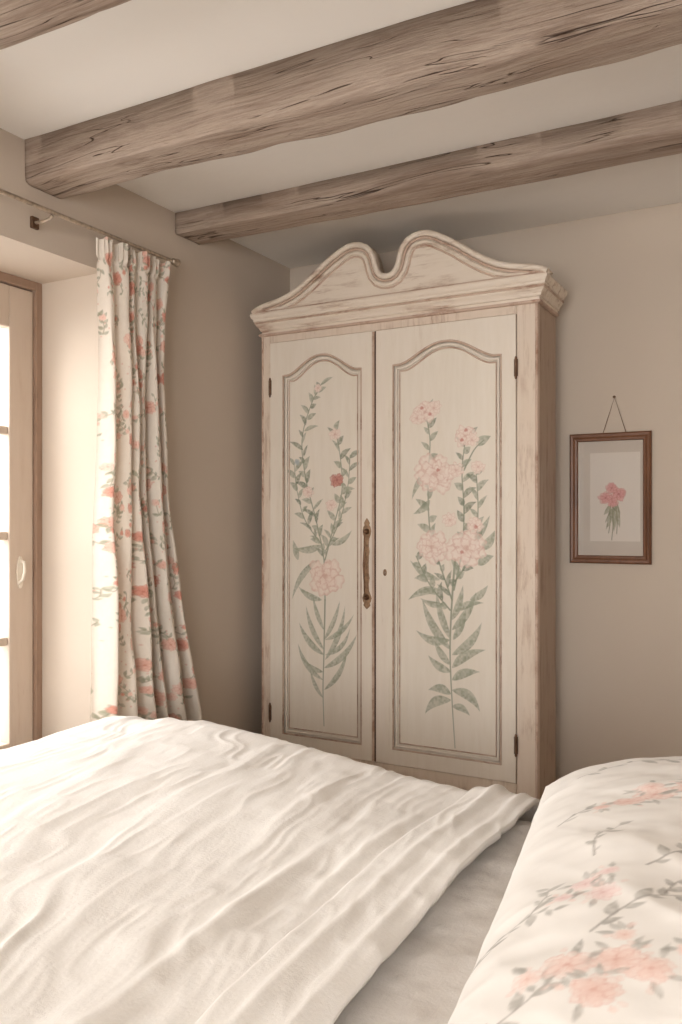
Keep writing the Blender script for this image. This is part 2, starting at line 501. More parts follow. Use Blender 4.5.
# ------------------------------------------------------------ curtain and rod
rod = empty('curtain_rod', (-1.977, 1.4, 2.168))
tube('pole', [(-1.977, .42, 2.170), (-1.977, 2.345, 2.170)], .0065, STEEL, rod)
lathe('finial', [(0,.008),(.006,.012),(.012,.008),(.02,.013),(.030,.015),(.038,.010),(.042,.004)], (-1.977, 2.343, 2.170), (0,1,0), STEEL, rod)
lathe('finial_near', [(0,.008),(.006,.012),(.012,.008),(.02,.013),(.030,.015),(.038,.010),(.042,.004)], (-1.977, .422, 2.170), (0,-1,0), STEEL, rod)
for yy, s in ((1.80, ''), (.60, '_near')):
    boxes('bracket_plate'+s, [(XL+.0005, XL+.012, yy-.014, yy+.014, 2.132, 2.168)], IRON, rod, .003)
    tube('bracket_arm'+s, [(XL+.01, yy, 2.15), (-2.02, yy, 2.148), (-1.985, yy, 2.152), (-1.975, yy, 2.160)], .005, STEEL, rod)

def curtain():
    ns, nt = 640, 800
    Wf, Hf = .80, 2.13
    cv = Canvas(0, 0, Wf, Hf, 640)
    rnd = random.Random(5)
    G1, G2 = srgb(126,131,108), srgb(160,162,140)
    cor = [(srgb(234,194,178), srgb(202,134,117)), (srgb(237,207,193), srgb(210,150,133)), (srgb(220,162,145), srgb(182,106,91))]
    NX, NY = 13, 32
    cells = [(i, j) for i in range(NX) for j in range(NY)]
    rnd.shuffle(cells)
    for (i, j) in cells:
        x = (i+.5+rnd.uniform(-.5,.5))*Wf/NX; y = (j+.3+rnd.uniform(-.5,.5))*Hf/NY
        an = rnd.uniform(0, 6.28) if rnd.random() < .4 else rnd.uniform(.6, 2.5); pts = [(x, y)]; Ln = rnd.uniform(.035, .075)
        for k in range(3):
            an += rnd.uniform(-.6,.6); pts.append((pts[-1][0]+Ln/3*math.cos(an), pts[-1][1]+Ln/3*math.sin(an)))
        cv.stroke(pts, .0014, .0010, srgb(146,135,114), .8)
        for k in range(0, 4):
            for sd in (-1, 1):
                if rnd.random() < .7:
                    p = pts[k]; a = an+sd*rnd.uniform(.5,1.3); l = rnd.uniform(.013,.025)
                    cv.leaf(p, (p[0]+l*math.cos(a), p[1]+l*math.sin(a)), l*.27, G1, G2, sd*.15, .85)
        if rnd.random() < .8:
            lt, dk = rnd.choice(cor)
            cv.peony(pts[-1], rnd.choice([.010,.013,.016,.020,.025]), lt, dk, .9, rnd.randint(0,999), 3)
        if rnd.random() < .4:
            lt, dk = rnd.choice(cor)
            cv.peony((pts[1][0]+rnd.uniform(-.02,.02), pts[1][1]+rnd.uniform(-.02,.02)), rnd.uniform(.006,.011), lt, dk, .85, rnd.randint(0,999), 2)
        for k in range(2):
            q = (x+rnd.uniform(-.03,.03), y+rnd.uniform(-.03,.05)); cv.petal(q, 0, .0035, .003, cor[2][0], cor[2][1], .7, k)
    s, t = np.meshgrid(np.linspace(0,1,ns), np.linspace(0,1,nt))   # t: 0 bottom .. 1 top
    z = .015+2.140*t
    zk = [0, .55, .95, 1.35, 1.75, 2.0, 2.16]
    yl = np.interp(z, zk, [1.985,1.985,1.995,2.008,2.018,2.005,1.985])
    yr = np.interp(z, zk, [2.525,2.475,2.385,2.320,2.288,2.300,2.325])
    sw = s+.022*np.sin(s*11+z*.9)+.010*np.sin(s*23-z*1.3)
    ph = sw*2*np.pi*6.0+.7*np.sin(z*1.5)+2.6
    amp = np.interp(z, zk, [.042,.040,.035,.030,.026,.020,.013])*(1+.3*np.sin(s*17+z*1.2))
    Y = yl+(yr-yl)*(s+.008*np.sin(ph*2))
    X = -1.968+amp*(np.cos(ph)+.18*np.cos(2*ph+1+z))+.008*fbm(s*9, z*3, 3, 8)+np.interp(z, zk, [.02,.015,.01,0,0,0,0])*s
    hd = sstep(2.07, 2.12, z); X = X+hd*.005*np.sin(s*2*np.pi*28)
    pin = np.exp(-((z-2.085)/.010)**2); X = X-pin*amp*np.cos(ph)*.4
    Z = z-.004*(1+np.sin(ph*2))*hd
    X = np.maximum(X, XL+.012)
    grid_obj('curtain', X, Y, Z, CURT, None, cv.sample(s*Wf, t*Hf))
curtain()

# ------------------------------------------------------------ wardrobe
wd = empty('wardrobe', (-1.387, 3.0, 0))
BX0, BX1, WY, WYB = -1.972, -.824, 2.90, 3.135
CX = -1.387
def u_mould(name, prof, x0, x1, y0, y1, mat, smooth=False):
    V, Fc = [], []
    for o, z in prof:
        V += [(x0-o, y1, z), (x0-o, y0-o, z), (x1+o, y0-o, z), (x1+o, y1, z)]
    n = len(prof)
    for i in range(n-1):
        for k in range(3): Fc.append((i*4+k, i*4+k+1, (i+1)*4+k+1, (i+1)*4+k))
        Fc.append((i*4+3, i*4, (i+1)*4, (i+1)*4+3))
    Fc.append((3,2,1,0)); m = (n-1)*4; Fc.append((m, m+1, m+2, m+3))
    return mesh_obj(name, V, Fc, mat, smooth, wd)
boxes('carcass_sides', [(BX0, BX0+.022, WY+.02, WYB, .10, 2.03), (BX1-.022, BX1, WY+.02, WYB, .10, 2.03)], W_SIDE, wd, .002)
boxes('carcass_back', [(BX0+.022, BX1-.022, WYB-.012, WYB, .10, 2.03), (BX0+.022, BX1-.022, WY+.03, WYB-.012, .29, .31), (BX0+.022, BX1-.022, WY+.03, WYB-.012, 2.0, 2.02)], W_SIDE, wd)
DL0, DL1, DR0, DR1 = -1.926, -1.4535, -1.4455, -.902
DZ0, DZ1 = .335, 1.972
boxes('face_frame', [(BX0, DL0-.003, WY, WY+.024, .28, 2.03), (DR1+.003, BX1, WY, WY+.024, .28, 2.03), (DL0-.003, DR1+.003, WY, WY+.024, DZ1+.003, 2.03), (DL0-.003, DR1+.003, WY, WY+.024, .28, DZ0-.003)], W_FRAME, wd, .003)
boxes('door_shadow_board', [(DL0, DR1, WY+.026, WY+.03, DZ0, DZ1)], W_DARK, wd)
u_mould('plinth', [(.0,.03),(.012,.03),(.012,.24),(.008,.255),(.004,.27),(0,.28)], BX0, BX1, WY, WYB, W_HORIZ)
for k, (fx, fy_) in enumerate([(BX0+.04, WY+.04), (BX1-.04, WY+.04), (BX0+.04, WYB-.04), (BX1-.04, WYB-.04)]):
    lathe('foot_%d' % (k+1), [(0,.022),(.01,.032),(.02,.034),(.031,.026)], (fx, fy_, 0), (0,0,1), W_FRAME, wd)
tube('edge_bead_right', [(BX1-.004, WY+.001, .285), (BX1-.004, WY+.001, 2.02)], .006, W_BEAD, wd)
tube('edge_bead_left', [(BX0+.004, WY+.001, .285), (BX0+.004, WY+.001, 2.02)], .005, W_BEAD, wd)
u_mould('cornice', [(.0,2.012),(.008,2.012),(.008,2.024),(.014,2.026),(.014,2.030),(.018,2.038),(.026,2.046),(.028,2.052),(.028,2.060),(.034,2.062),(.034,2.070),(.040,2.076),(.0435,2.084),(.0435,2.092),(.038,2.096)], BX0+.014, BX1, WY, WYB, W_HORIZ)
u_mould('cornice_bead', [(.006,2.004),(.011,2.006),(.012,2.010),(.011,2.014),(.006,2.016)], BX0+.004, BX1, WY, WYB, W_BEAD)
u_mould('cornice_fillet', [(.0275,2.0515),(.0305,2.053),(.0305,2.058),(.0275,2.0605)], BX0+.014, BX1, WY, WYB, W_BEAD)

half = [(0,2.166),(.012,2.167),(.028,2.174),(.041,2.190),(.049,2.212),(.055,2.238),(.066,2.265),(.085,2.287),(.112,2.300),(.140,2.304),(.168,2.301),(.198,2.289),(.235,2.269),(.275,2.245),(.31,2.220),(.345,2.196),(.385,2.171),(.43,2.149),(.475,2.135),(.52,2.126),(.555,2.120),(.585,2.111),(.606,2.099)]
r_ = [(CX+x, z) for x, z in half]; l_ = [(CX-x, z) for x, z in half[1:]][::-1]
top = l_+r_
out = top+[(CX+.606, 2.094), (CX-.606, 2.094)]
plate('pediment_board', [out], WY-.012, .012, W_HORIZ, wd, .002)
def off_path(path, dist):
    res = []
    for i, p in enumerate(path):
        a = path[max(0,i-1)]; b = path[min(len(path)-1,i+1)]
        tx, tz = b[0]-a[0], b[1]-a[1]; l = math.hypot(tx, tz)
        res.append((p[0]+tz/l*dist, p[1]-tx/l*dist))
    return res
tube('pediment_crown', [(x, WY-.034, z) for x, z in top], .011, W_HORIZ, wd)
tube('pediment_crown_fillet', [(x, WY-.031, max(z, 2.10)) for x, z in off_path(top, .016)], .005, W_BEAD, wd)
tube('pediment_inner_bead', [(x, WY-.027, max(z, 2.104)) for x, z in off_path(top, .030)], .0075, W_HORIZ, wd)
tube('pediment_inner_fillet', [(x, WY-.0245, max(z, 2.108)) for x, z in off_path(top, .043)], .0042, W_BEAD, wd)
tube('pediment_base_bead', [(CX-.60, WY-.036, 2.096), (CX+.60, WY-.036, 2.096)], .004, W_BEAD, wd)
V = []; Fc = []
for i, (x, z) in enumerate(top): V += [(x, WY-.032, z+.006), (x, WY+.03, z+.006)]
for i in range(len(top)-1): Fc.append((2*i, 2*i+1, 2*i+3, 2*i+2))
o = mesh_obj('pediment_capping', V, Fc, W_FRAME, True, wd)
mm = o.modifiers.new('s', 'SOLIDIFY'); mm.thickness = .007; mm.offset = 0

def arch(x0, x1, z0, zs, zp, n=12):
    """panel outline: small scooped shoulders, then one broad serpentine arch"""
    w = x1-x0; xc = (x0+x1)/2
    seg = []
    for k in range(0, n+1):
        t = k/n
        xx = w/2*(1-t)
        if t < .10: zz = zs
        else:
            q = (t-.10)/.90
            zz = zs+(zp-zs)*(0.5-0.5*math.cos(math.pi*min(1, q**.85*1.02)))
        seg.append((xx, zz))
    return [(x0, z0), (x1, z0)]+[(xc+a, b) for a, b in seg]+[(xc-a, b) for a, b in seg[::-1][1:]]
def inset(pts, d):
    xs = [p[0] for p in pts]; zs = [p[1] for p in pts]
    x0, x1, z0 = min(xs), max(xs), min(zs); w = x1-x0; k = (w-2*d)/w; xc = (x0+x1)/2
    return [(xc+(x-xc)*k, z+d if abs(z-z0) < 1e-6 else z-d) for x, z in pts]
def door(tag, x0, x1, px0, px1, cv):
    outer = [(x0, DZ0), (x1, DZ0), (x1, DZ1), (x0, DZ1)]
    pan = arch(px0, px1, .39, 1.838, 1.908, 24)
    plate(tag, [outer, pan[::-1]], WY+.008, .012, W_DOOR, wd, .0015)
    c3 = lambda pts, y: [(a, y, b) for a, b in pts]
    tube(tag+'_moulding', c3(inset(pan,.002), WY-.004), .0045, W_BEAD, wd, True)
    tube(tag+'_moulding_inner', c3(inset(pan,.013), WY+.005), .0062, W_DOOR, wd, True)
    tube(tag+'_moulding_quirk', c3(inset(pan,.024), WY+.008), .0032, W_BEAD, wd, True)
    res = 640
    nx = int((px1-px0)*res); nz = int((1.92-.38)*res)
    X, Z = np.meshgrid(np.linspace(px0-.006, px1+.006, nx), np.linspace(.38, 1.918, nz))
    grid_obj(tag+'_panel', X, np.full_like(X, WY+.010), Z, W_PANEL, wd, cv.sample(X, Z), False)

YP = WY+.010
def sk(px, py): return on_plane(px, py, YP)
G1, G2, G3 = srgb(138,144,124), srgb(170,172,153), srgb(116,124,107)
PKL, PKD = srgb(238,222,211), srgb(210,174,160)
def leaf_px(cv, a, b, w, c1=G1, c2=G2, bend=.15, al=.85):
    cv.leaf(sk(*a), sk(*b), w*.0037, c1, c2, bend, al)
def st_px(cv, pts, w0, w1, c=G1, al=.85):
    cv.stroke([sk(*p) for p in pts], w0*.0037/2, w1*.0037/2, c, al)
def fl_px(cv, c0, r, l=PKL, d=PKD, seed=0, al=.82, rings=4):
    cv.peony(sk(*c0), r*.0037, l, d, al, seed, rings)
def auto_leaves(cv, pts, n, ln, w, rnd, spread=(.4,1.0)):
    for k in range(n):
        t = (k+.5)/n*(len(pts)-1); i = int(t); f = t-i
        p = (pts[i][0]+(pts[i+1][0]-pts[i][0])*f, pts[i][1]+(pts[i+1][1]-pts[i][1])*f)
        dx, dy = pts[i+1][0]-pts[i][0], pts[i+1][1]-pts[i][1]; a0 = math.atan2(dy, dx)
        sd = 1 if k % 2 else -1
        a = a0+sd*rnd.uniform(*spread); l = ln*rnd.uniform(.55,1.25)
        leaf_px(cv, p, (p[0]+l*math.cos(a), p[1]+l*math.sin(a)), w*rnd.uniform(.7,1.3), *( (G1,G2) if rnd.random()<.6 else (G3,G1)), bend=sd*rnd.uniform(.05,.3))
cvL = Canvas(-1.88, .38, -1.50, 1.93, 780)
rnd = random.Random(3)
s1 = [(325,600),(324,560),(316,520),(306,480),(302,440),(311,405),(322,383)]
s2 = [(325,560),(334,525),(342,490),(340,455),(335,428)]
s3 = [(326,550),(340,520),(348,485),(350,455)]
s4 = [(322,545),(305,520),(297,490),(294,462)]
st_px(cvL, [(324,726),(323,690),(324,650),(325,600)], .8, 2.0)
for s_, a, b in ((s1,1.6,.9),(s2,1.5,.8),(s3,1.2,.7),(s4,1.2,.7)): st_px(cvL, s_, a, b)
auto_leaves(cvL, s1[1:], 30, 13, 2.5, rnd); auto_leaves(cvL, s2, 16, 13, 2.5, rnd); auto_leaves(cvL, s3, 14, 13, 2.6, rnd); auto_leaves(cvL, s4, 13, 13, 2.5, rnd)
for a, b, w, bd in [((322,545),(293,548),4.5,.2),((298,560),(293,540),4,0),((318,560),(292,600),4,-.2),((322,600),(298,586),4,.2),((332,545),(352,530),3.5,-.2),
    ((324,655),(299,622),4,.2),((324,650),(306,605),3.5,.15),((325,660),(345,605),3.5,-.15),((324,668),(357,634),4,-.2),((324,640),(340,600),3,-.1),((323,680),(298,643),3.6,.25),
    ((324,690),(347,650),3.4,-.2),((323,672),(304,660),3.2,.2),((324,630),(313,596),3,.1),((323,698),(310,668),2.6,.15),((325,640),(354,614),3.2,-.2),((325,655),(350,628),3,-.3)]:
    leaf_px(cvL, a, b, w*.9, bend=bd)
fl_px(cvL, (325,576), 21, seed=4, l=srgb(238,221,209), d=srgb(212,175,159)); fl_px(cvL, (337,480), 8, srgb(204,150,138), srgb(160,98,90), 5, .95, 3)
fl_px(cvL, (335,434), 7, seed=6, rings=2); fl_px(cvL, (318,388), 5, seed=7, rings=2); fl_px(cvL, (308,492), 7, seed=8, rings=2)
fl_px(cvL, (331,505), 7, seed=9, rings=2); fl_px(cvL, (297,462), 4, srgb(176,184,186), srgb(150,160,162), 2, .5, 2)
cvR = Canvas(-1.385, .38, -.945, 1.93, 780)
rnd = random.Random(8)
st_px(cvR, [(455,748),(452,700),(450,650),(452,600),(455,560)], .8, 2.4)
TT = [[(452,600),(440,565),(430,530),(428,480),(430,440),(425,412)], [(454,590),(462,550),(464,510),(462,470),(466,437)], [(456,580),(474,550),(478,510),(476,470)], [(450,610),(430,585),(416,556)], [(464,470),(474,450),(484,440)]]
for s_ in TT: st_px(cvR, s_, 1.7, .9)
auto_leaves(cvR, TT[0], 22, 15, 3, rnd); auto_leaves(cvR, TT[1], 20, 15, 3, rnd); auto_leaves(cvR, TT[2], 14, 15, 3, rnd); auto_leaves(cvR, TT[3], 8, 16, 3, rnd)
for a, b, w, bd in [((430,500),(413,514),4,.2),((430,470),(412,500),3.5,-.2),((476,445),(491,436),5,.1),((478,565),(494,556),5,.2),((480,550),(495,530),5,-.2),((470,600),(488,585),4,-.2),
    ((450,640),(416,630),5,.3),((451,650),(422,598),5,.15),((452,655),(482,622),5,-.2),((452,630),(476,592),4.5,-.15),((451,640),(436,590),4,.1),((452,620),(463,585),4,-.1),
    ((452,668),(486,650),5,.2),((452,690),(480,712),5.5,.35),((452,680),(480,672),5,.2),((451,700),(425,714),5.5,-.35),((451,694),(428,690),5,-.3),((451,672),(428,655),4.5,.2),
    ((452,706),(470,716),4,.3),((450,665),(434,640),4,.1),((453,640),(466,610),4,-.1),((440,580),(410,560),4,.2),((440,590),(408,600),4.5,-.2),((470,545),(490,515),4,-.1),((445,605),(420,598),3.5,.2),((455,612),(484,603),3.8,.2)]:
    leaf_px(cvR, a, b, w*.92, bend=bd)
LT, DK = srgb(238,224,213), srgb(212,177,163)
for c0, r, sd, rg in [((435,474),21,11,4),((466,548),21,12,4),((432,547),17,13,4),((425,412),12,14,3),((417,418),8,21,2),((434,408),8,22,2),((465,436),11,15,3),((475,525),9,16,3),((456,470),8,17,2),((478,467),7,18,2),((450,520),8,19,2),((472,440),7,20,2)]:
    fl_px(cvR, c0, r, LT, DK, sd, .82, rg)
for c0 in ((466,430),(462,440),(422,408),(430,414),(476,527),(462,552),(438,470)): fl_px(cvR, c0, 2.2, srgb(202,142,130), srgb(188,124,113), 3, .75, 1)
door('door_left', DL0, DL1, -1.868, -1.508, cvL)
door('door_right', DR0, DR1, -1.377, -.952, cvR)
tube('astragal', [(DL1-.004, WY-.006, DZ0+.002), (DL1-.004, WY-.006, DZ1-.002)], .0055, W_BEAD, wd)
boxes('door_gap', [(DL1+.001, DR0-.0002, WY-.0055, WY-.0035, DZ0, DZ1)], W_DARK, wd)
for k, (x, z) in enumerate([(DL0-.002, on_plane(270,388,WY)[1]), (DL0-.002, on_plane(270,712,WY)[1]), (DR1+.002, on_plane(516,368,WY)[1]), (DR1+.002, on_plane(516,745,WY)[1])]):
    lathe('hinge_%d' % (k+1), [(0,.002),(.004,.0042),(.010,.0042),(.011,.0034),(.040,.0034),(.041,.0044),(.075,.0044),(.080,.002)], (x, WY-.007, z-.04), (0,0,1), IRON, wd, 12)
    boxes('hinge_leaf_%d' % (k+1), [(x-.007, x+.007, WY-.0065, WY-.0045, z-.030, z+.030)], IRON, wd)
# ornate brass pull: backplate, rosettes and a bail
hx = -1.484
prof = [(0,.010),(.006,.016),(.014,.012),(.020,.018),(.034,.022),(.048,.016),(.060,.010),(.085,.008),(.11,.012),(.125,.009),(.16,.0075),(.195,.009),(.21,.012),(.235,.008),(.26,.010),(.275,.017),(.290,.020),(.305,.016),(.312,.010),(.320,.013),(.328,.008),(.338,0)]
prof = [(h, w*.85) for h, w in prof]
z0 = .922
pts = [(hx-0, z0-.008)]+[(hx+w, z0+h) for h, w in prof]+[(hx-w, z0+h) for h, w in prof[::-1][1:]]
plate('pull_backplate', [pts], WY-.0065, .0015, BRASS, wd, .001)
for nm, zz in (('pull_rosette_top', z0+.288), ('pull_rosette_bottom', z0+.036)):
    lathe(nm, [(0,.012),(.003,.011),(.005,.007),(.010,.006),(.016,.008),(.020,.005),(.021,.002)], (hx, WY-.008, zz), (0,-1,0), BRASSD, wd, 20)
tube('pull_bail', [(hx, WY-.022, z0+.288), (hx+.001, WY-.030, z0+.262), (hx+.002, WY-.032, z0+.22), (hx+.001, WY-.033, z0+.162), (hx+.002, WY-.032, z0+.10), (hx+.001, WY-.030, z0+.062), (hx, WY-.022, z0+.036)], .0034, BRASSD, wd, radii=[.8,.8,1.0,1.7,1.0,.8,.8])
tube('keyhole', [(-1.408+.006*math.cos(a), WY-.0055, 1.055+.011*math.sin(a)) for a in [2*math.pi*k/16 for k in range(16)]], .0022, BRASS, wd, True)
boxes('keyhole_slot', [(-1.4105, -1.4055, WY-.006, WY-.0045, 1.047, 1.063)], IRON, wd)

# ------------------------------------------------------------ framed botanical picture
pf = empty('picture_frame', (-.65, YB-.01, 1.335))
fx0, fx1, fz0, fz1 = -.797, -.503, 1.092, 1.577
FRM = m_paintwood('dark_walnut', (122,84,62), (86,56,40), .4, .7, rough=.35)
prof = [(0, .0), (0, .016), (.006, .022), (.014, .021), (.020, .016), (.027, .015), (.030, .010), (.030, .004)]
V, Fc = [], []
for d, h in prof:
    y = YB-.001-h
    V += [(fx0+d, y, fz0+d), (fx1-d, y, fz0+d), (fx1-d, y, fz1-d), (fx0+d, y, fz1-d)]
for i in range(len(prof)-1):
    for k in range(4): Fc.append((i*4+k, i*4+(k+1)%4, (i+1)*4+(k+1)%4, (i+1)*4+k))
mesh_obj('frame_moulding', V, Fc, FRM, False, pf)
cvP = Canvas(fx0, fz0, fx1, fz1, 900)
def pp(px, py): return on_plane(px, py, YB)
a, b, X, Y = cvP.reg(*[v for v in (pp(591,0)[0], pp(640,0)[0])], fz0+.085, fz1-.075)
cvP.blend(a, b, np.full(X.shape, .75), srgb(226,218,209))
for sx in ((610,510,609,533),(613,505,612,540),(616,505,617,534),(612,500,606,522),(616,500,620,518)):
    cvP.stroke([pp(sx[0],sx[1]), pp((sx[0]+sx[2])/2+1,(sx[1]+sx[3])/2), pp(sx[2],sx[3])], .0022, .0014, srgb(130,130,108), .9)
for q in (((612,508),(606,530)),((614,508),(620,528)),((611,505),(604,515)),((613,510),(614,532)),((612,505),(621,514))):
    cvP.leaf(pp(*q[0]), pp(*q[1]), .009, srgb(128,130,106), srgb(156,156,132), .1, .85)
for c0, r, sd in (((606,498),.026,1),((619,494),.028,2),((612,488),.022,3),((613,502),.020,4)):
    cvP.peony(pp(*c0), r, srgb(220,168,164), srgb(182,112,114), .85, sd, 3)
k = NT('picture_mat', .8); k.color(k.over_paint(k.mix(k.g(k.noise(k.mapped((1,1,1)), 8, 3), .3,.7), srgb(204,194,183), srgb(198,187,176)))); MATM = k.m
X, Z = np.meshgrid(np.linspace(fx0+.025, fx1-.025, 220), np.linspace(fz0+.025, fz1-.025, 380))
grid_obj('botanical_print', X, np.full_like(X, YB-.006), Z, MATM, pf, cvP.sample(X, Z), False)
boxes('glass', [(fx0+.027, fx1-.027, YB-.010, YB-.0085, fz0+.027, fz1-.027)], PGLASS, pf)
tube('hanging_wire', [(-.675, YB-.012, fz1-.002), (-.634, YB-.006, 1.708), (-.592, YB-.012, fz1-.002)], .0013, IRON, pf)
lathe('nail', [(0,.002),(.012,.002),(.012,.005),(.015,.005),(.016,.003)], (-.634, YB-.0005, 1.708), (0,-1,0), IRON, pf, 12)

# ------------------------------------------------------------ bed
bed = empty('bed', (-.8, 1.15, 0))
OAK = m_paintwood('bed_painted_wood', (206,186,164), (168,136,112))
MATT = plain('mattress_ticking', (226,218,206), .9)
boxes('bed_rails', [(-1.80, .32, .44, .47, .22, .38), (-1.80, .32, 1.83, 1.86, .22, .38), (-1.80, -1.77, .47, 1.83, .22, .38)], OAK, bed, .006)
boxes('bed_slats', [(-1.70+.21*k, -1.62+.21*k, .47, 1.83, .30, .32) for k in range(9)], OAK, bed, .003)
for k, (x, y) in enumerate([(-1.77,.47),(-1.77,1.83)]):
    lathe('leg_%d' % (k+1), [(0,.022),(.05,.026),(.20,.034),(.22,.034),(.38,.034)], (x, y, 0), (0,0,1), OAK, bed, 20)
boxes('headboard', [(.34, .37, .46, 1.84, .30, 1.12), (.325, .385, .40, .46, 0, 1.2), (.325, .385, 1.84, 1.90, 0, 1.2), (.32, .39, .38, 1.92, 1.12, 1.17)], OAK, bed, .008)
boxes('mattress', [(-1.78, .31, .42, 1.88, .33, .575)], MATT, bed, .05, 5)

def edge_map(e, R):
    e = np.maximum(e, 0); th = np.minimum(e/R, np.pi/2)
    return R*np.sin(th), R*(1-np.cos(th))+np.maximum(e-R*np.pi/2, 0), th

def drape(name, xa, xb, foot_drop, ya, yb, side_drop, zt, R, mat, dz, step=.006, headx=None, thick=.012, root=None):
    p = np.arange(xa-foot_drop, xb+1e-6, step) if foot_drop else np.arange(xa, xb+1e-6, step)
    q = np.arange(ya-side_drop, yb+side_drop+1e-6, step)
    P, Q = np.meshgrid(p, q)
    if headx is not None:
        P = xa-foot_drop+(P-(xa-foot_drop))*((headx(Q)-(xa-foot_drop))/(xb-(xa-foot_drop)))
    ex = np.maximum(xa-P, 0) if foot_drop else np.zeros_like(P)
    ef = np.maximum(Q-yb, 0); en = np.maximum(ya-Q, 0)
    ox, d1_, t1 = edge_map(ex, R); of, d2, t2 = edge_map(ef, R); on, d3, t3 = edge_map(en, R)
    X = np.maximum(P, xa)-ox if foot_drop else P.copy()
    Y = np.clip(Q, ya, yb)+of-on
    dd = np.maximum(d2, d3); drop = np.sqrt(d1_**2+dd**2)
    Z = zt-drop
    h = dz(P, Q)
    nx = -np.sin(t1); ny = np.sin(t2)-np.sin(t3); nz = np.cos(np.maximum(np.maximum(t1, t2), t3))+.05
    l = np.sqrt(nx**2+ny**2+nz**2)
    X += h*nx/l; Y += h*ny/l; Z += h*nz/l
    o = grid_obj(name, X, Y, Z, mat, root)
    m = o.modifiers.new('thickness', 'SOLIDIFY'); m.thickness = thick; m.offset = -1
    return o

def duvet_dz(X, Y):
    # creases run roughly across the bed (along Y), wandering
    wx = X+.10*vnoise(X*2.0, Y*2.0, 40)+.024*vnoise(X*7, Y*5.5, 43)+.010*vnoise(X*16, Y*11, 45)+.18*Y; wy = Y+.08*vnoise(X*3, Y*3, 41)
    h = .060*np.exp(-(((X+1.45)/.52)**2+((Y-1.72)/.60)**2))
    h += .013*fbm(X*2.0, Y*2.0, 2, 1)
    band = sstep(-.80, -.70, X)
    mod = np.clip(.55+.7*vnoise(X*3.1, Y*2.6, 9), .05, 1.4)
    mod2 = np.clip(.5+.8*vnoise(X*5, Y*3.4, 13), .06, 1.4)
    h += .0078*ridge(wx*8.5, wy*2.2, 1, 3, .015)*mod*(1-band*.5)
    h += .0036*ridge(wx*19+wy*1.2, wy*4.6, 1, 12, .006)*mod2*(1-band*.3)
    h += .0018*ridge(wx*38-wy*2, wy*9, 1, 17, .003)*(1.2-.6*mod2)
    h += .0015*fbm(X*15, Y*13, 2, 22)
    # turned-back band: one layered fold and a few long soft folds beside the hem
    e = X-.030*np.sin(Y*2.6+.6)-.02*vnoise(Y*2.3, X*1.5, 30)
    h += .013*sstep(-.668, -.658, e)
    h += .010*np.exp(-((e+.70)/.014)**2)*np.clip(.6+.8*vnoise(Y*2.4, 0, 31), 0, 2)
    h += .012*np.exp(-((e+.775)/.018)**2)*np.clip(.5+.9*vnoise(Y*2.0, 4, 32), 0, 2)
    h += .010*np.exp(-((e+.610)/.012)**2)*np.clip(.5+.9*vnoise(Y*2.6, 8, 33), 0, 2)
    h += .009*np.exp(-((e+.870+.10*(Y-1.2))/.018)**2)*np.clip(.4+vnoise(Y*2.1, 3, 35), 0, 2)
    h += .006*np.exp(-((e+.548)/.010)**2)
    # the hem rests down on the sheet
    h -= .014*sstep(-.535, -.505, X+.0*Y)
    return h
def sheet_dz(X, Y):
    return .003*fbm(X*12, Y*12, 4, 70)+.0035*ridge(X*16+Y*4, Y*9, 2, 71)*.6
drape('bed_sheet', -1.0, .30, 0, .46, 1.80, .34, .594, .09, SHEET, sheet_dz, .006, None, .006, bed)
def headx(Q): return -.508+.024*np.sin(Q*2.6+.6)+.012*vnoise(Q*5, Q*0, 50)
drape('duvet', -1.74, -.53, .48, .50, 1.81, .50, .638, .13, LINEN, duvet_dz, .0042, headx, .014)

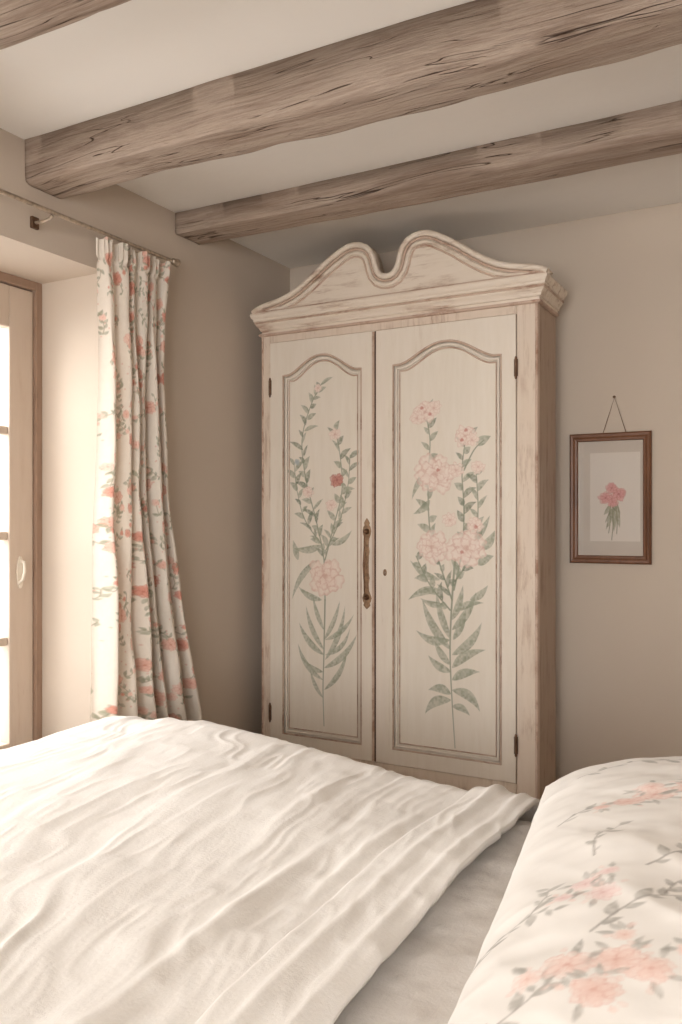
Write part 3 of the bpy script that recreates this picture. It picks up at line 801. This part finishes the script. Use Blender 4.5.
# ------------------------------------------------------------ pillow
def pillow():
    hx_, hy_, T_ = .32, .62, .122
    cx_, cy_, cz_ = -.078, 1.20, .716
    cv = Canvas(-.6, .4, .5, 2.0, 520)
    CL, CD = srgb(239,220,211), srgb(214,166,153)
    BR, LG, LG2 = srgb(144,137,130), srgb(152,148,141), srgb(182,177,169)
    rnd = random.Random(21)
    def branch(pts, n=6, ll=.03, w=.0014):
        cv.stroke(pts, w, w*.5, BR, .8)
        for k in range(n):
            t = (k+.7)/n*(len(pts)-1); i = min(int(t), len(pts)-2); f = t-i
            p = (pts[i][0]+(pts[i+1][0]-pts[i][0])*f, pts[i][1]+(pts[i+1][1]-pts[i][1])*f)
            a = math.atan2(pts[i+1][1]-pts[i][1], pts[i+1][0]-pts[i][0])+(1 if k%2 else -1)*rnd.uniform(.4,1.0)
            l = ll*rnd.uniform(.6,1.4)
            cv.leaf(p, (p[0]+l*math.cos(a), p[1]+l*math.sin(a)), l*.22, LG, LG2, rnd.uniform(-.2,.2), .8)
    branch([(-.345,.90),(-.32,.94),(-.285,.965),(-.25,.955)], 10, .026)
    branch([(-.285,.965),(-.275,1.0),(-.28,1.03)], 6, .020)
    branch([(-.20,.90),(-.17,.96),(-.13,.99),(-.10,1.0)], 10, .028)
    branch([(-.17,1.06),(-.13,1.12),(-.10,1.17),(-.11,1.22)], 12, .030)
    branch([(-.13,1.12),(-.09,1.13),(-.05,1.12)], 7, .028)
    branch([(-.14,.99),(-.13,1.03),(-.10,1.06)], 6, .028)
    branch([(-.33,1.27),(-.30,1.31),(-.25,1.33)], 7, .022)
    branch([(-.24,1.10),(-.25,1.16),(-.23,1.22)], 7, .020)
    branch([(-.18,1.42),(-.13,1.47),(-.08,1.48)], 9, .028)
    branch([(-.15,1.28),(-.10,1.31),(-.06,1.34)], 8, .028)
    branch([(-.30,.72),(-.24,.78),(-.20,.86)], 8); branch([(-.12,1.52),(-.08,1.56),(-.02,1.58)], 9); branch([(-.36,1.52),(-.28,1.60),(-.2,1.62)], 8)
    branch([(0.0,.8),(.06,.95),(.05,1.1)], 10)
    blooms = [(-.24,1.33,.026),(-.205,1.355,.032),(-.15,1.38,.032),(-.215,1.385,.022),(-.275,1.31,.016),(-.105,1.39,.026),
              (-.232,1.015,.020),(-.205,.985,.021),(-.25,.985,.013),(-.21,1.04,.014),(-.165,.85,.027),(-.21,.84,.027),(-.13,.835,.023),(-.245,.825,.016),(-.175,.80,.027),(-.165,.895,.013),(-.10,.87,.014),
              (.02,1.25,.04),(.06,1.22,.03),(-.02,1.64,.035),(.03,.72,.04),(.12,1.5,.04),(.0,1.0,.03)]
    for i, (x, y, r) in enumerate(blooms):
        lt = CL if i % 2 else srgb(237,213,203)
        pk = i in (6,7,8,9)
        cv.peony((x, y), r, srgb(240,221,216) if pk else lt, srgb(216,176,171) if pk else CD, .60, i+40, 4)
        for k in range(8):
            a = rnd.uniform(0, 6.28); q = r*rnd.uniform(1.0, 1.6)
            if k % 2: cv.petal((x+q*math.cos(a), y+q*math.sin(a)), a, .006, .004, lt, CD, .55, k)
            else: cv.leaf((x+r*.8*math.cos(a), y+r*.8*math.sin(a)), (x+(q+.012)*math.cos(a+.2), y+(q+.012)*math.sin(a+.2)), .0045, LG, LG2, .1, .7)
    n1, n2 = 320, 620
    u, v = np.meshgrid(np.linspace(-1, 1, n1), np.linspace(-1, 1, n2))
    sh = (np.clip(1-np.abs(u)**2.3, 0, 1)**.55)*(np.clip(1-np.abs(v)**3.6, 0, 1)**.5)
    x = u*hx_; y = v*hy_
    wr = .007*fbm(x*7, y*7, 3, 90)*sh+.004*ridge(x*6+y*2, y*10, 2, 91, .02)*(1-sh)*sh*3+.0018*ridge(x*9+y*7, y*5, 2, 93, .02)*sh
    xr = x*(1-.04*np.cos(v*np.pi/2)*np.abs(u)**6); yr = y*(1-.03*np.cos(u*np.pi/2)*np.abs(v)**6)
    topz = T_*1.12*sh+wr; bot = -T_*.95*sh
    tilt = math.radians(-4); rz = math.radians(8.5)
    def tr(xx, yy, zz):
        X = xx*math.cos(tilt)+zz*math.sin(tilt); Z = cz_-xx*math.sin(tilt)+zz*math.cos(tilt)
        return cx_+X*math.cos(rz)-yy*math.sin(rz), cy_+X*math.sin(rz)+yy*math.cos(rz), Z
    X, Y, Z = tr(xr, yr, topz)
    Xb, Yb_, Zb = tr(xr, yr, bot)
    o = grid_obj('pillow', X, Y, Z, PILLOWM, None, cv.sample(X, Y))
    o2 = grid_obj('pillow_under', Xb, Yb_, Zb, PILLOWM, None, cv.sample(Xb, 2.4-Yb_), True, True)
    bpy.context.view_layer.objects.active = o
    for ob in bpy.context.selected_objects: ob.select_set(False)
    o.select_set(True); o2.select_set(True); bpy.ops.object.join()
    bm = bmesh.new(); bm.from_mesh(o.data); bmesh.ops.remove_doubles(bm, verts=bm.verts[:], dist=.0002); bm.to_mesh(o.data); bm.free()
    o.data.shade_smooth()
    return o
pillow()

# ------------------------------------------------------------ light
w = bpy.data.worlds.new('World'); scene.world = w; w.use_nodes = True
bg = w.node_tree.nodes['Background']; bg.inputs[0].default_value = (1.0, .99, .98, 1); bg.inputs[1].default_value = 3.2
def area(name, loc, rot, sx, sy_, e, c):
    l = bpy.data.lights.new(name, 'AREA'); l.shape = 'RECTANGLE'; l.size = sx; l.size_y = sy_; l.energy = e; l.color = c
    o = link(bpy.data.objects.new(name, l)); o.location = loc; o.rotation_euler = rot; return o
area('daylight_door', (-3.15, 1.36, 2.25), (0, math.radians(-64), 0), 1.9, 1.9, 128, (1, .99, .97))
area('added_fill_light', ((WX0+WX1)/2, YN-.35, 1.3), (math.radians(100), 0, 0), 2.4, 1.6, 92, (1, .98, .955))  # added fill lamp behind the camera, set just outside the invented window

# ------------------------------------------------------------ camera
cd = bpy.data.cameras.new('camera'); cam = link(bpy.data.objects.new('camera', cd))
cam.location = (0, 0, CAMZ); cam.rotation_euler = (math.radians(90), 0, YAW)
cd.sensor_fit = 'HORIZONTAL'; cd.sensor_width = 36; cd.lens = F/682*36; cd.shift_y = 9/682; cd.clip_start = .02
scene.camera = cam
scene.view_settings.view_transform = 'Standard'
